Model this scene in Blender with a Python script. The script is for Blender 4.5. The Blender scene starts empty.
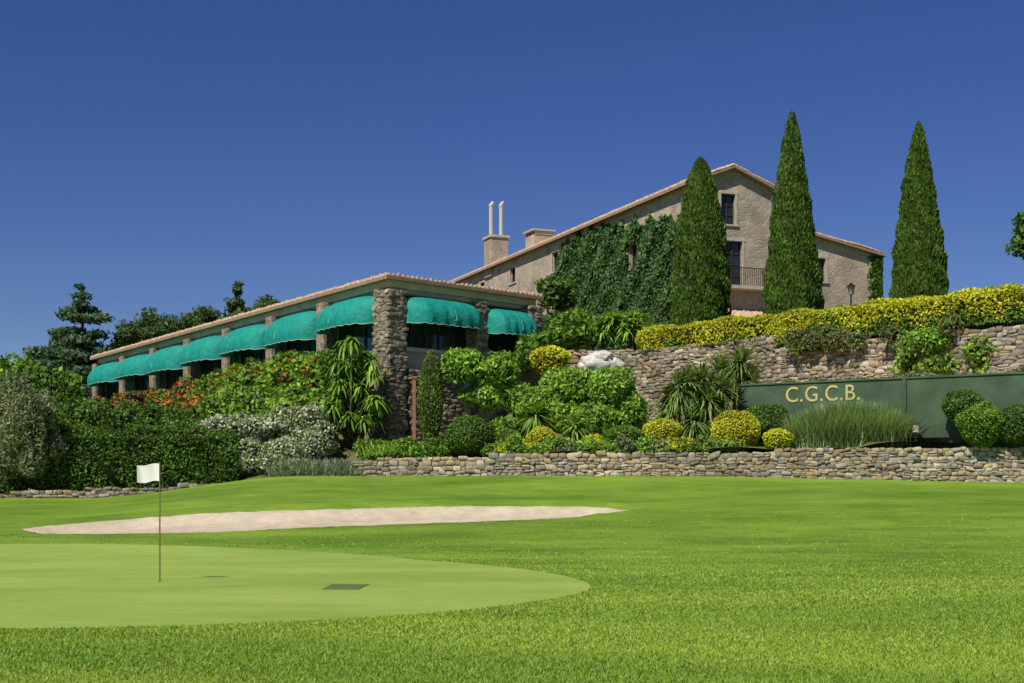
import bpy, math, numpy as np
from mathutils import Vector, Matrix
R = np.random.default_rng(7)
scene = bpy.context.scene
COL = scene.collection
def link(o, parent=None):
    COL.objects.link(o)
    if parent: o.parent = parent
    return o
def empty(name):
    e = bpy.data.objects.new(name, None); COL.objects.link(e); return e
def nrm(v):
    return v/np.maximum(np.linalg.norm(v,axis=-1,keepdims=True),1e-9)

# ---------------------------------------------------------------- materials
def newmat(name):
    m = bpy.data.materials.new(name); m.use_nodes=True
    nt=m.node_tree; b=nt.nodes['Principled BSDF']
    return m,nt,b
def node(nt,t,**k):
    n=nt.nodes.new(t)
    for a,v in k.items(): setattr(n,a,v)
    return n
def noise(nt,scale,detail=4,rough=.55,vec=None):
    n=node(nt,'ShaderNodeTexNoise'); n.inputs['Scale'].default_value=scale
    n.inputs['Detail'].default_value=detail; n.inputs['Roughness'].default_value=rough
    if vec is None:
        g=node(nt,'ShaderNodeNewGeometry'); vec=g.outputs['Position']
    nt.links.new(vec,n.inputs['Vector']); return n
def ramp(nt,fac,stops):
    r=node(nt,'ShaderNodeValToRGB'); e=r.color_ramp.elements
    while len(e)<len(stops): e.new(.5)
    for i,(p,c) in enumerate(stops):
        e[i].position=p; e[i].color=(c[0],c[1],c[2],1)
    nt.links.new(fac,r.inputs[0]); return r
def mix(nt,a,b,fac,mode='MIX'):
    m=node(nt,'ShaderNodeMix',data_type='RGBA',blend_type=mode)
    for s,v in ((6,a),(7,b),(0,fac)):
        if hasattr(v,'links') or hasattr(v,'is_linked'): nt.links.new(v,m.inputs[s])
        elif isinstance(v,(int,float)): m.inputs[s].default_value=v
        else: m.inputs[s].default_value=(v[0],v[1],v[2],1)
    return m.outputs[2]
def bump(nt,b,h,strength=.5,dist=.02):
    n=node(nt,'ShaderNodeBump'); n.inputs['Strength'].default_value=strength; n.inputs['Distance'].default_value=dist
    nt.links.new(h,n.inputs['Height']); nt.links.new(n.outputs[0],b.inputs['Normal'])

def m_foliage(name,t):
    m,nt,b=newmat(name)
    a=node(nt,'ShaderNodeAttribute',attribute_name='Col')
    b.inputs['Roughness'].default_value=.55
    b.inputs['Specular IOR Level'].default_value=.3
    nt.links.new(a.outputs['Color'],b.inputs['Base Color'])
    if t:
        tr=node(nt,'ShaderNodeBsdfTranslucent')
        c=mix(nt,a.outputs['Color'],(1.3,1.3,.5),1.0,'MULTIPLY'); nt.links.new(c,tr.inputs[0])
        ms=node(nt,'ShaderNodeMixShader'); ms.inputs[0].default_value=t
        nt.links.new(b.outputs[0],ms.inputs[1]); nt.links.new(tr.outputs[0],ms.inputs[2])
        nt.links.new(ms.outputs[0],nt.nodes['Material Output'].inputs[0])
    return m
FOL=m_foliage('foliage',.25)
BLADE=m_foliage('grass_blades',0)
def m_stone():
    m,nt,b=newmat('rubble_stone')
    a=node(nt,'ShaderNodeAttribute',attribute_name='Col')
    n=noise(nt,9,5,.65); r=ramp(nt,n.outputs[0],[(.3,(.6,.58,.55)),(.7,(1.25,1.22,1.15))])
    c=mix(nt,a.outputs['Color'],r.outputs[0],1.0,'MULTIPLY')
    nt.links.new(c,b.inputs['Base Color']); b.inputs['Roughness'].default_value=.9
    n2=noise(nt,25,4); bump(nt,b,n2.outputs[0],.7,.03); return m
STONE=m_stone()
def m_rubble(name,cols,mortar,scale=3.2,edge=.05,stain=.25):
    m,nt,b=newmat(name); g=node(nt,'ShaderNodeNewGeometry')
    mp=node(nt,'ShaderNodeMapping'); mp.inputs['Scale'].default_value=(1,1,1.5)
    nt.links.new(g.outputs['Position'],mp.inputs[0])
    nn=noise(nt,2.5,3,vec=mp.outputs[0])
    wv=mix(nt,mp.outputs[0],nn.outputs['Color'],.12)
    v=node(nt,'ShaderNodeTexVoronoi'); v.inputs['Scale'].default_value=scale; nt.links.new(wv,v.inputs['Vector'])
    v2=node(nt,'ShaderNodeTexVoronoi',feature='DISTANCE_TO_EDGE'); v2.inputs['Scale'].default_value=scale; nt.links.new(wv,v2.inputs['Vector'])
    sx=node(nt,'ShaderNodeSeparateColor'); nt.links.new(v.outputs['Color'],sx.inputs[0])
    k=len(cols)-1
    c=ramp(nt,sx.outputs[0],[(i/k,cc) for i,cc in enumerate(cols)])
    e=ramp(nt,v2.outputs['Distance'],[(0,(0,0,0)),(edge,(1,1,1))])
    c2=mix(nt,mortar,c.outputs[0],e.outputs[0])
    n=noise(nt,.6,7,.7,g.outputs['Position']); r=ramp(nt,n.outputs[0],[(.32,(1-stain*1.3,1-stain*1.35,1-stain*1.4)),(.68,(1.12,1.1,1.08))])
    c3=mix(nt,c2,r.outputs[0],1.0,'MULTIPLY'); nt.links.new(c3,b.inputs['Base Color'])
    b.inputs['Roughness'].default_value=.92
    bump(nt,b,e.outputs[0],.5,.03); return m
HOUSE=m_rubble('farmhouse_stonework',[(.47,.39,.28),(.43,.36,.27),(.53,.45,.34),(.38,.32,.24)],(.50,.44,.36),2.6,.08,.3)
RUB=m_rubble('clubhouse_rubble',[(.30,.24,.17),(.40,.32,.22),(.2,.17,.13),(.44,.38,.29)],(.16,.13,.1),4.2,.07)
def m_plain(name,col,rough=.7,var=.25,scale=3,bs=.2,spec=.5,metal=0):
    m,nt,b=newmat(name); n=noise(nt,scale,6,.6)
    lo=[x*(1-var) for x in col]; hi=[min(1,x*(1+var)) for x in col]
    r=ramp(nt,n.outputs[0],[(.3,lo),(.7,hi)]); nt.links.new(r.outputs[0],b.inputs['Base Color'])
    b.inputs['Roughness'].default_value=rough; b.inputs['Specular IOR Level'].default_value=spec; b.inputs['Metallic'].default_value=metal
    if bs: 
        n2=noise(nt,scale*12,4); bump(nt,b,n2.outputs[0],bs,.02)
    return m
CREAM=m_plain('cream_render',(.55,.48,.36),.85,.2,1.5)
GREY=m_plain('grey_render',(.42,.38,.31),.9,.2,1.2)
TILE=m_plain('terracotta_tiles',(.48,.33,.21),.85,.5,5,.4)
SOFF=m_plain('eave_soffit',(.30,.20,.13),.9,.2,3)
DARKW=m_plain('dark_wood',(.05,.035,.025),.5,.3,8)
WOODB=m_plain('brown_post',(.24,.11,.05),.6,.2,8)
IRON=m_plain('wrought_iron',(.02,.02,.022),.5,.1,8,0)
WHITE=m_plain('white_paint',(.8,.8,.78),.5,.04,5,0)
GREENW=m_plain('green_painted_wall',(.05,.092,.048),.85,.4,.8,.5)
GOLD=m_plain('gold_letters',(.52,.44,.16),.75,.15,5,0)
MORT=m_plain('mortar',(.15,.125,.095),.95,.3,6,.5)
FLAG=m_plain('flag_cloth',(.82,.82,.80),.8,.03,5,0)
def m_glass():
    m,nt,b=newmat('window_glass'); b.inputs['Base Color'].default_value=(.02,.028,.035,1)
    b.inputs['Roughness'].default_value=.06; b.inputs['Specular IOR Level'].default_value=.7
    n=noise(nt,1.5,2); bump(nt,b,n.outputs[0],.08,.05); return m
GLASS=m_glass()
def m_awn():
    m,nt,b=newmat('teal_canvas'); n=noise(nt,2.5,4)
    r=ramp(nt,n.outputs[0],[(.3,(.0,.26,.21)),(.7,(.006,.36,.295))]); nt.links.new(r.outputs[0],b.inputs['Base Color'])
    b.inputs['Roughness'].default_value=.75
    tr=node(nt,'ShaderNodeBsdfTranslucent'); tr.inputs[0].default_value=(.0,.45,.36,1)
    ms=node(nt,'ShaderNodeMixShader'); ms.inputs[0].default_value=.2
    nt.links.new(b.outputs[0],ms.inputs[1]); nt.links.new(tr.outputs[0],ms.inputs[2])
    nt.links.new(ms.outputs[0],nt.nodes['Material Output'].inputs[0])
    n2=noise(nt,4,3); bump(nt,b,n2.outputs[0],.6,.1); return m
AWN=m_awn()
def m_grass(name,dark,light,big=.25,fine=45,fs=.35,patch=(.8,.85,.7),aniso=(1,1,1)):
    m,nt,b=newmat(name); g=node(nt,'ShaderNodeNewGeometry')
    mp=node(nt,'ShaderNodeMapping'); mp.inputs['Scale'].default_value=aniso; nt.links.new(g.outputs['Position'],mp.inputs[0])
    n1=noise(nt,big,5,.6,mp.outputs[0]); n2=noise(nt,2.2,6,.7,mp.outputs[0]); n3=noise(nt,fine,3,.8,g.outputs['Position'])
    c=ramp(nt,n1.outputs[0],[(.36,dark),(.64,light)])
    r2=ramp(nt,n2.outputs[0],[(.3,patch),(.7,(1.12,1.08,1.1))])
    r3=ramp(nt,n3.outputs[0],[(.25,(1-fs,)*3),(.75,(1+fs,)*3)])
    c2=mix(nt,c.outputs[0],r2.outputs[0],1.0,'MULTIPLY'); c3=mix(nt,c2,r3.outputs[0],1.0,'MULTIPLY')
    nt.links.new(c3,b.inputs['Base Color']); b.inputs['Roughness'].default_value=.8; b.inputs['Specular IOR Level'].default_value=.2
    bump(nt,b,n3.outputs[0],.5,.02); return m
LAWN=m_grass('lawn_turf',(.105,.20,.016),(.21,.32,.034),.35,45,.35,(.70,.79,.58),(.45,1.3,1))
GREEN=m_grass('putting_green_turf',(.225,.34,.055),(.31,.42,.085),.25,60,.12,(.88,.92,.84),(.6,1.3,1))
SAND=m_grass('bunker_sand',(.48,.41,.29),(.58,.50,.36),.5,14,.14,(.82,.82,.82))
SOIL=m_grass('planted_soil',(.14,.12,.05),(.11,.16,.03),.5,12,.3)
SANDY=m_grass('sandy_path',(.34,.25,.15),(.42,.32,.2),.6,12,.2)
PATCH=m_grass('turf_patch_mat',(.10,.15,.045),(.13,.18,.055),1,60,.3)

# ---------------------------------------------------------------- mesh helpers
def np_mesh(name,V,F,mat,col=None,smooth=False,parent=None):
    V=np.asarray(V,dtype=np.float32); F=np.asarray(F,dtype=np.int32)
    me=bpy.data.meshes.new(name); k=F.shape[1]
    me.vertices.add(len(V)); me.vertices.foreach_set('co',V.ravel())
    me.loops.add(F.size); me.loops.foreach_set('vertex_index',F.ravel())
    me.polygons.add(len(F)); me.polygons.foreach_set('loop_start',np.arange(0,F.size,k,dtype=np.int32))
    if smooth: me.polygons.foreach_set('use_smooth',np.ones(len(F),dtype=bool))
    me.update(calc_edges=True)
    if col is not None:
        a=me.color_attributes.new('Col','FLOAT_COLOR','POINT')
        c=np.ones((len(V),4),dtype=np.float32); c[:,:3]=col; a.data.foreach_set('color',c.ravel())
    me.materials.append(mat)
    return link(bpy.data.objects.new(name,me),parent)
def poly_mesh(name,V,F,mat,parent=None,smooth=False):
    me=bpy.data.meshes.new(name); me.from_pydata([tuple(map(float,v)) for v in V],[],F); me.update()
    me.materials.append(mat)
    if smooth:
        for p in me.polygons: p.use_smooth=True
    return link(bpy.data.objects.new(name,me),parent)
BF=[(0,1,2,3),(7,6,5,4),(0,4,5,1),(1,5,6,2),(2,6,7,3),(3,7,4,0)]
class Boxes:
    def __init__(s): s.V=[];s.F=[]
    def add(s,o,d,l0,l1,n,n0,n1,z0,z1):
        k=len(s.V); o=np.array(o);d=np.array(d);n=np.array(n)
        for z in (z0,z1):
            for a,b in ((l0,n0),(l1,n0),(l1,n1),(l0,n1)):
                p=o+d*a+n*b; s.V.append((p[0],p[1],z))
        s.F+= [tuple(i+k for i in f) for f in BF]
    def done(s,name,mat,parent=None,bev=.01):
        ob=poly_mesh(name,s.V,s.F,mat,parent)
        if bev:
            m=ob.modifiers.new('b','BEVEL'); m.width=bev; m.segments=1
        return ob
def grid(nx,ny):
    i=np.arange(nx-1)[:,None]; j=np.arange(ny-1)[None,:]
    a=(i*ny+j).ravel(); return np.stack([a,a+ny,a+ny+1,a+1],1)
def catmull(P,n=10,closed=True):
    P=np.array(P,float); out=[]; N=len(P)
    for i in range(N if closed else N-1):
        p0,p1,p2,p3=[P[(i+k)%N] if closed else P[min(max(i+k,0),N-1)] for k in (-1,0,1,2)]
        for t in np.linspace(0,1,n,endpoint=False):
            out.append(.5*((2*p1)+(-p0+p2)*t+(2*p0-5*p1+4*p2-p3)*t*t+(-p0+3*p1-3*p2+p3)*t**3))
    if not closed: out.append(P[-1])
    return np.array(out)
def inside(P,x,y):
    r=np.zeros(np.shape(x),bool); N=len(P)
    for i in range(N):
        x1,y1=P[i];x2,y2=P[(i+1)%N]
        if y1==y2: continue
        c=((y1>y)!=(y2>y))&(x<(x2-x1)*(y-y1)/(y2-y1)+x1); r^=c
    return r
def dist(P,x,y):
    d=np.full(np.shape(x),1e9); N=len(P)
    for i in range(N):
        a=P[i];b=P[(i+1)%N]; ab=b-a; L=max(ab@ab,1e-9)
        t=np.clip(((x-a[0])*ab[0]+(y-a[1])*ab[1])/L,0,1)
        d=np.minimum(d,np.hypot(x-a[0]-t*ab[0],y-a[1]-t*ab[1]))
    return d
def sstep(a,b,x):
    t=np.clip((x-a)/(b-a),0,1); return t*t*(3-2*t)

# ---------------------------------------------------------------- ground
bf=catmull([(-15.0,42.9),(-13.8,41.4),(-12.0,40.8),(-9.05,40.7),(-6.3,41.8),(-3.4,42.5),(-.37,43.2),(2.6,44.4),(3.9,45.7)],10,False)
bb=catmull([(-15.0,42.9),(-14.4,44.3),(-11.7,45.2),(-8.5,45.6),(-5.35,46.2),(-2.1,46.9),(.6,47.1),(2.6,46.8),(3.9,45.7)],10,False)
BUNK=np.vstack([bf,bb[::-1][1:-1]])
GP=catmull([(-5.9,16.2),(-2.6,17.2),(-.17,19.5),(1.3,23.3),(.75,27.8),(-1.46,32.4),(-5.45,36),(-14.1,38.3),(-22,36),(-26,28),(-20,19),(-12,16.2)],10)
def Hbase(x,y):
    a=1.36+.84*sstep(-17,-8,x)
    s=np.clip((y-33)/21,0,1.03)**1.5
    h=a*s+.05*np.sin(x*.35+1)*np.sin(y*.21)*sstep(36,44,y)*(1-sstep(50,53,y))
    return h*(1-sstep(130,200,y))
def H(x,y):
    h=Hbase(x,y); ins=inside(BUNK,x,y); d=dist(BUNK,x,y)
    lip=.14*np.exp(-((d-.5)/.5)**2)*(y>44)
    return np.where(ins,h-.26*sstep(0,.9,d),h+lip*~ins*sstep(0,.4,d))
def axis(a,b,st,far):
    m=np.arange(a,b+1e-6,st); g=np.geomspace(1,far,16)
    return np.concatenate([a-g[::-1],m,b+g])
ax=axis(-24,26,.3,2500); ay=axis(8,60,.3,2500)
X,Y=np.meshgrid(ax,ay,indexing='ij')
Z=H(X,Y)
insB=inside(BUNK,X,Y)&(dist(BUNK,X,Y)>.12); insG=inside(GP,X,Y)
Z=Z-.09*insB-.02*(insG&(dist(GP,X,Y)>.3))
np_mesh('ground',np.stack([X,Y,Z],-1).reshape(-1,3),grid(len(ax),len(ay)),LAWN,smooth=True)
n=len(bf); m=26; t=np.linspace(0,1,m)[None,:,None]
P=bf[:,None,:]*(1-t)+bb[:,None,:]*t
z=H(P[...,0],P[...,1])+.012+.012*np.sin(P[...,0]*5+P[...,1]*3)*np.sin(P[...,1]*7)
z[:,0]-=.02; z[:,-1]-=.02
np_mesh('sand_bunker',np.dstack([P,z]).reshape(-1,3),grid(n,m),SAND,smooth=True)
c=np.array([-10.5,27.]); m=30; t=np.linspace(0.001,1,m)[None,:,None]
Gc=np.vstack([GP,GP[:1]]); P=c+(Gc[:,None,:]-c)*t
z=Hbase(P[...,0],P[...,1])+.012; z[:,-1]-=.012
np_mesh('putting_green',np.dstack([P,z]).reshape(-1,3),grid(len(Gc),m),GREEN,smooth=True)
PV=[(-3.1,22.8),(-2.5,22.75),(-2.45,24.1),(-3.1,24.15)]
poly_mesh('turf_mat',[(a,b,.016) for a,b in PV]+[(a,b,.019) for a,b in PV],[(4,5,6,7),(0,1,5,4),(1,2,6,5),(2,3,7,6),(3,0,4,7)],PATCH)

# grass blades
N=360000
y=1/(R.uniform(1/46.,1/9.5,N)); x=R.uniform(-.40,.40,N)*y
k=~inside(GP,x,y)&~((y>40)&inside(BUNK,x,y))&(R.random(N)<1-.8*sstep(16,42,y)); x=x[k];y=y[k];N=len(x)
z=Hbase(x,y); h=(R.uniform(.014,.034,N))*(1+.006*y); w=.00032*y+.002
an=R.uniform(0,6.28,N); lx=R.normal(0,.7,N)*h; ly=R.normal(0,.7,N)*h
V=np.empty((N,3,3)); V[:,0]=np.stack([x-np.cos(an)*w,y-np.sin(an)*w,z-.002],1); V[:,1]=np.stack([x+np.cos(an)*w,y+np.sin(an)*w,z-.002],1); V[:,2]=np.stack([x+lx,y+ly,z+h],1)
pat=.5+.2*np.sin(x*.5+np.sin(y*.45)*2)+.2*np.sin(y*.9+np.sin(x*.5)*1.5)+.12*np.sin(y*2.7+x*1.3)
cc=np.array([.15,.275,.02])*(1-pat[:,None])+np.array([.29,.41,.04])*pat[:,None]
cc=cc*R.uniform(.75,1.3,(N,1)); dry=R.random(N)<.05; cc[dry]=(.38,.35,.12)
np_mesh('lawn_grass',V.reshape(-1,3),np.arange(N*3).reshape(-1,3),BLADE,col=np.repeat(cc,3,0))

# ---------------------------------------------------------------- hillside & terraces
CP=np.array([(-70,56,1.0),(-40,56,1.2),(-30,56,1.2),(-20,55.8,1.3),(-15,56,1.6),(-12,56.2,1.9),(-8.5,56.6,2.2),(-7,57.3,2.5),(-6,57.4,2.9),(-1,56.3,3.1),(5,55.6,3.15),(12,54.6,3.25),(20,53.4,3.3),(28,52,3.35),
(9.6,58.6,3.7),(15,55.2,3.65),(19,53.6,3.6),(3,60,4.0),(7,62,4.6),(0,61,4.0),(-5,62,3.8),(-9,63.5,4.0),(-10,66,5.0),(-15,73,6),(-22,84,6.3),(-28,95,6.5),(-32,100,6.5),(-18,66,3.6),(-25,70,3.6),(-30,80,4.5),(-45,80,4),(-45,100,6),(-40,125,6),
(10,80,7),(0,100,7.3),(2,70,6.3),(14,62,4.5),(25,60,5),(40,80,7),(-20,140,7),(-60,140,6),(40,140,7)])
def fy(x): return np.interp(x,[-70,-21,-12,-7.3,-6.2,-.9,19.5,30],[55.8,55.8,56.6,56.9,57.15,56.1,53.15,51.6])
def B(x,y):
    d=((x[...,None]-CP[:,0])**2+(y[...,None]-CP[:,1])**2)**1.6+.05
    w=1/d; return (w*CP[:,2]).sum(-1)/w.sum(-1)
xs=np.concatenate([np.linspace(-70,-24,20),np.arange(-23.5,30,.5)]); t=np.linspace(0,1,110)**1.8
X=np.repeat(xs[:,None],len(t),1); Y=fy(xs)[:,None]+(150-fy(xs)[:,None])*t[None]
Z=B(X,Y); ed=(t<1e-6)[None]&(X<-6.5); Z=np.where(ed,Hbase(X,Y)-.05,Z)
np_mesh('hillside',np.stack([X,Y,Z],-1).reshape(-1,3),grid(len(xs),len(t)),SOIL,smooth=True)
poly_mesh('terrace',[(1,71.3,8.9),(6.8,71.3,8.9),(20.4,56.3,8.9),(26,50,8.9),(70,60,8.9),(70,150,8.9),(-22,150,8.9),(-4,92,8.9),(2,76,8.9)],[tuple(range(9))],SOIL)
poly_mesh('planting_bed',[(9.7,59.2,6.05),(24.4,50.2,6.05),(26.5,49,6.05),(20.2,55.8,6.1),(12,65,6.1),(9.5,64,6.0)],[tuple(range(6))],SANDY)
poly_mesh('garden_path',[(9.5,58.4,3.76),(13,55.1,3.76),(19.2,53.75,3.8),(24,50.6,3.8),(24,50.1,3.8),(19.3,53.0,3.82),(9.6,58.95,3.82)],[(0,1,2,3,4,5,6)],SANDY)

# ---------------------------------------------------------------- foliage builder
class FB:
    def __init__(s): s.V=[];s.F=[];s.C=[];s.n=0
    def raw(s,V,F,C):
        s.V.append(V);s.F.append(F+s.n);s.C.append(C);s.n+=len(V)
    def leaves(s,P,N,size,asp,pal,rand=.6,axis=None,var=.3,clump=1.2):
        n=len(P)
        if not n: return
        d=nrm(N*(1-rand)+R.normal(0,1,(n,3))*rand)
        if axis is None: a=nrm(np.cross(d,R.normal(0,1,(n,3))))
        else: a=nrm(axis)
        b=nrm(np.cross(d,a)); sz=size*R.uniform(.6,1.35,(n,1))
        V=np.stack([P-a*sz,P+b*sz*asp,P+a*sz,P-b*sz*asp],1).reshape(-1,3)
        F=np.arange(4*n).reshape(-1,4)
        cols=np.array([p[0] for p in pal]); w=np.array([p[1] for p in pal],float); w/=w.sum()
        ci=R.choice(len(pal),n,p=w); C=cols[ci]
        cl=.5+.22*np.sin(P[:,0]*clump*2.1+P[:,2]*1.7)+.22*np.sin(P[:,2]*clump*2.9+P[:,1]*1.3+P[:,0])
        C=C*((.75+.5*cl)*R.uniform(1-var,1+var,n))[:,None]
        s.raw(V,F,np.repeat(np.clip(C,0,.8),4,0))
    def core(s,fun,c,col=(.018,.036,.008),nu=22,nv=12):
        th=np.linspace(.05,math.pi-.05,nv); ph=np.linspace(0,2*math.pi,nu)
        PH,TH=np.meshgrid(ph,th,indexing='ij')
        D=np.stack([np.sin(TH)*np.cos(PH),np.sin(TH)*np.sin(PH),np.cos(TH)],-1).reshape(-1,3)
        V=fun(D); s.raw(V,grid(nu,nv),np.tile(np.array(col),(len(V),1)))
    def ell(s,e,leaf=.09,asp=.6,cov=2.2,pal=None,lump=.15,rand=.6,core=.84,shell=.22,freq=4,up=0):
        c=np.array(e[:3]); r=np.array(e[3:6]); ph=R.uniform(0,6.28,(3,3)); fr=R.uniform(.7,1.3,(3,3))*freq
        def L(D):
            v=0
            for i in range(3): v=v+np.sin(D[:,0]*fr[i,0]+ph[i,0])*np.sin(D[:,1]*fr[i,1]+ph[i,1])+np.sin(D[:,2]*fr[i,2]+ph[i,2])*.7
            return 1+lump*v/2.2
        area=4*math.pi*((r[0]*r[1])**1.6/3+(r[0]*r[2])**1.6/3+(r[1]*r[2])**1.6/3)**(1/1.6)
        n=int(area*cov/(2*asp*leaf*leaf)); D=nrm(R.normal(0,1,(n,3)))
        rad=1-shell*R.random(n)**2+R.normal(0,.02,n)
        P=c+r*D*(L(D)*rad)[:,None]; N=nrm(D/r)
        ax=None
        if up: ax=np.array([0,0,up])+N*.5+R.normal(0,.35,(n,3))
        s.leaves(P,N,leaf,asp,pal,rand,ax)
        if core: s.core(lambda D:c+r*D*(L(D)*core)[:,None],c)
    def tube(s,pts,r0,r1,col=(.09,.065,.045),sides=7):
        pts=np.array(pts,float); n=len(pts); a=np.linspace(0,2*math.pi,sides+1)
        T=nrm(np.gradient(pts,axis=0)); up=np.array([.3,.2,1.])
        U=nrm(np.cross(T,up+0*T)); W=np.cross(T,U); rr=np.linspace(r0,r1,n)[:,None,None]
        V=pts[:,None]+rr*(np.cos(a)[None,:,None]*U[:,None]+np.sin(a)[None,:,None]*W[:,None])
        s.raw(V.reshape(-1,3),grid(n,sides+1),np.tile(np.array(col),(n*(sides+1),1)))
    def blades(s,base,n,L,el=(0,80),droop=.5,w=.02,pal=None,spread=0,seg=5):
        az=R.uniform(0,6.28,n); e=np.radians(R.uniform(el[0],el[1],n)); l=L*R.uniform(.7,1.1,n)
        D=np.stack([np.cos(az)*np.cos(e),np.sin(az)*np.cos(e),np.sin(e)],1)
        B0=np.array(base)+np.stack([R.normal(0,1,n)*spread,R.normal(0,1,n)*spread,np.zeros(n)],1)
        t=np.linspace(0,1,seg)[None,:,None]
        Pn=B0[:,None]+D[:,None]*l[:,None,None]*t; Pn[...,2]-=(droop*l)[:,None]*(t[...,0]**2)
        S=np.stack([-np.sin(az),np.cos(az),0*az],1)[:,None]*(w*(1-t)**.6+w*.05)
        V=np.stack([Pn-S,Pn+S],2).reshape(-1,3)
        k=np.arange(n)[:,None]*seg*2+np.arange(seg-1)[None]*2; k=k.ravel()
        F=np.stack([k,k+1,k+3,k+2],1)
        cols=np.array([p[0] for p in pal]); C=cols[R.integers(0,len(pal),n)]*R.uniform(.7,1.3,(n,1))
        s.raw(V,F,np.repeat(C,seg*2,0))
    def done(s,name):
        return np_mesh(name,np.vstack(s.V),np.vstack(s.F),FOL,col=np.vstack(s.C))
DG=[((.085,.175,.020),3),((.125,.235,.028),3),((.045,.10,.014),2)]
MG=[((.15,.285,.028),3),((.21,.365,.038),2),((.08,.17,.02),2)]
LG=[((.23,.40,.045),3),((.31,.47,.07),2),((.13,.27,.03),2)]
YG=[((.62,.57,.03),3),((.46,.50,.03),2),((.30,.36,.025),1)]
YY=[((.60,.57,.03),4),((.44,.48,.03),2),((.20,.29,.03),1)]
OL=[((.23,.27,.13),3),((.31,.35,.19),2),((.13,.17,.07),2)]
CY=[((.075,.145,.018),3),((.115,.20,.024),2),((.045,.09,.012),1)]
WF=[((.18,.26,.08),4),((.68,.68,.60),3),((.33,.39,.2),2)]
RF=[((.18,.34,.03),8),((.65,.09,.025),1.0),((.10,.21,.02),3)]
RF2=[((.13,.26,.025),6),((.74,.12,.03),3.4),((.08,.17,.02),3)]
PN=[((.085,.15,.04),3),((.12,.20,.05),2),((.05,.09,.025),2)]
CED=[((.10,.18,.09),3),((.07,.13,.06),2)]
def shrub(name,ells,**k):
    f=FB()
    for e in ells: f.ell(e,**k)
    return f.done(name)
def clumpy(e,n,fr=.5):
    out=[]; c=np.array(e[:3]); r=np.array(e[3:6])
    for i in range(n):
        d=nrm(R.normal(0,1,3)); d[2]=abs(d[2])*.9-.15
        q=fr*R.uniform(.7,1.15)
        out.append(tuple(c+d*r*(1-q)*R.uniform(.8,1.15))+tuple(r*q))
    return out

for (x,y,z,rx,rz,pal,nm) in [(-1.75,57.4,3.95,.99,.85,DG,'clipped_boxwood_ball'),(-.2,57.3,3.75,.56,.52,MG,'clipped_boxwood_ball'),
  (1.2,57.4,3.85,.6,.5,YG,'golden_euonymus_ball'),(9.0,56.2,4.1,.98,.8,YG,'golden_euonymus_ball'),(10.55,55.5,3.75,.58,.46,YG,'golden_euonymus_ball'),
  (10.5,57.6,4.5,1.02,.75,DG,'clipped_boxwood_ball'),(4.55,56.9,3.9,.85,.5,MG,'clipped_boxwood_ball'),(6.2,57.6,4.15,.85,.52,YG,'golden_euonymus_ball'),(3.3,56.9,3.6,.5,.4,YG,'golden_euonymus_ball'),
  (17.25,53.6,4.95,.74,.66,DG,'clipped_boxwood_ball'),(17.75,53.0,4.25,.84,.85,MG,'clipped_boxwood_ball'),(19.05,52.9,4.2,.78,.78,DG,'clipped_boxwood_ball'),(20.8,52.6,4.3,.85,.85,DG,'clipped_boxwood_ball')]:
    shrub(nm,[(x,y,z,rx,rx*R.uniform(.92,1.05),rz)],leaf=.045,asp=.65,cov=1.8,pal=pal,lump=.09,core=.92,shell=.12,freq=5)
def cypress(x,y,z0,z1,r,shape):
    f=FB(); h=z1-z0
    def prof(t):
        if shape=='col': return r*np.where(t<.35,.93+.07*np.sin(t/.35*1.57),np.clip(1-((t-.35)/.65)**1.6,0,1)**.62)
        return r*(np.clip(1-t,0,1)**.66*(1.08)*(1-.20*(1-sstep(0,.2,t))))
    n=32000; t=1-np.sqrt(R.random(n)) if shape!='col' else R.random(n)**1.15; t=np.clip(t,0,1)*1.0
    a=R.uniform(0,6.28,n); ph=R.uniform(0,6.28,4)
    def L(a,t): return 1+.06*np.sin(a*5+ph[0]+t*6)+.06*np.sin(a*9+t*23+ph[1])+.045*np.sin(t*60+a*3+ph[2])
    rad=prof(t)*L(a,t)*(1-.16*R.random(n)**2)
    P=np.stack([x+rad*np.cos(a),y+rad*np.sin(a),z0+h*t],1); N=np.stack([np.cos(a),np.sin(a),.25+0*a],1)
    f.leaves(P,nrm(N),.10,.42,CY,.45,np.array([0,0,1.])+N*.35+R.normal(0,.25,(n,3)),clump=2.5)
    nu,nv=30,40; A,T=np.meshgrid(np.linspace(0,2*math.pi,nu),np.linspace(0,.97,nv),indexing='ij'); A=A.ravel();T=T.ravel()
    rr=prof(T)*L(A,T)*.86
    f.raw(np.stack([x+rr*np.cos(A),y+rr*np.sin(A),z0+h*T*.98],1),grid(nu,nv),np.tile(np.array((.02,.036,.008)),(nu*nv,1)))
    f.tube([(x,y,z0-1.2),(x,y,z0+1)],.2,.16)
    f.done('cypress_tree')
cypress(9.5,70.5,8.9,18.5,1.36,'col'); cypress(13.3,66.5,8.9,19.9,1.38,'cone'); cypress(18.3,63,8.9,18.4,1.30,'cone')
f=FB(); f.ell((-3.55,61.0,5.7,.55,.55,2.05),leaf=.06,cov=2.2,pal=[((.12,.19,.035),2),((.17,.25,.04),2)],lump=.06,core=.9,shell=.15,up=1); f.done('columnar_cypress_shrub')

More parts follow.
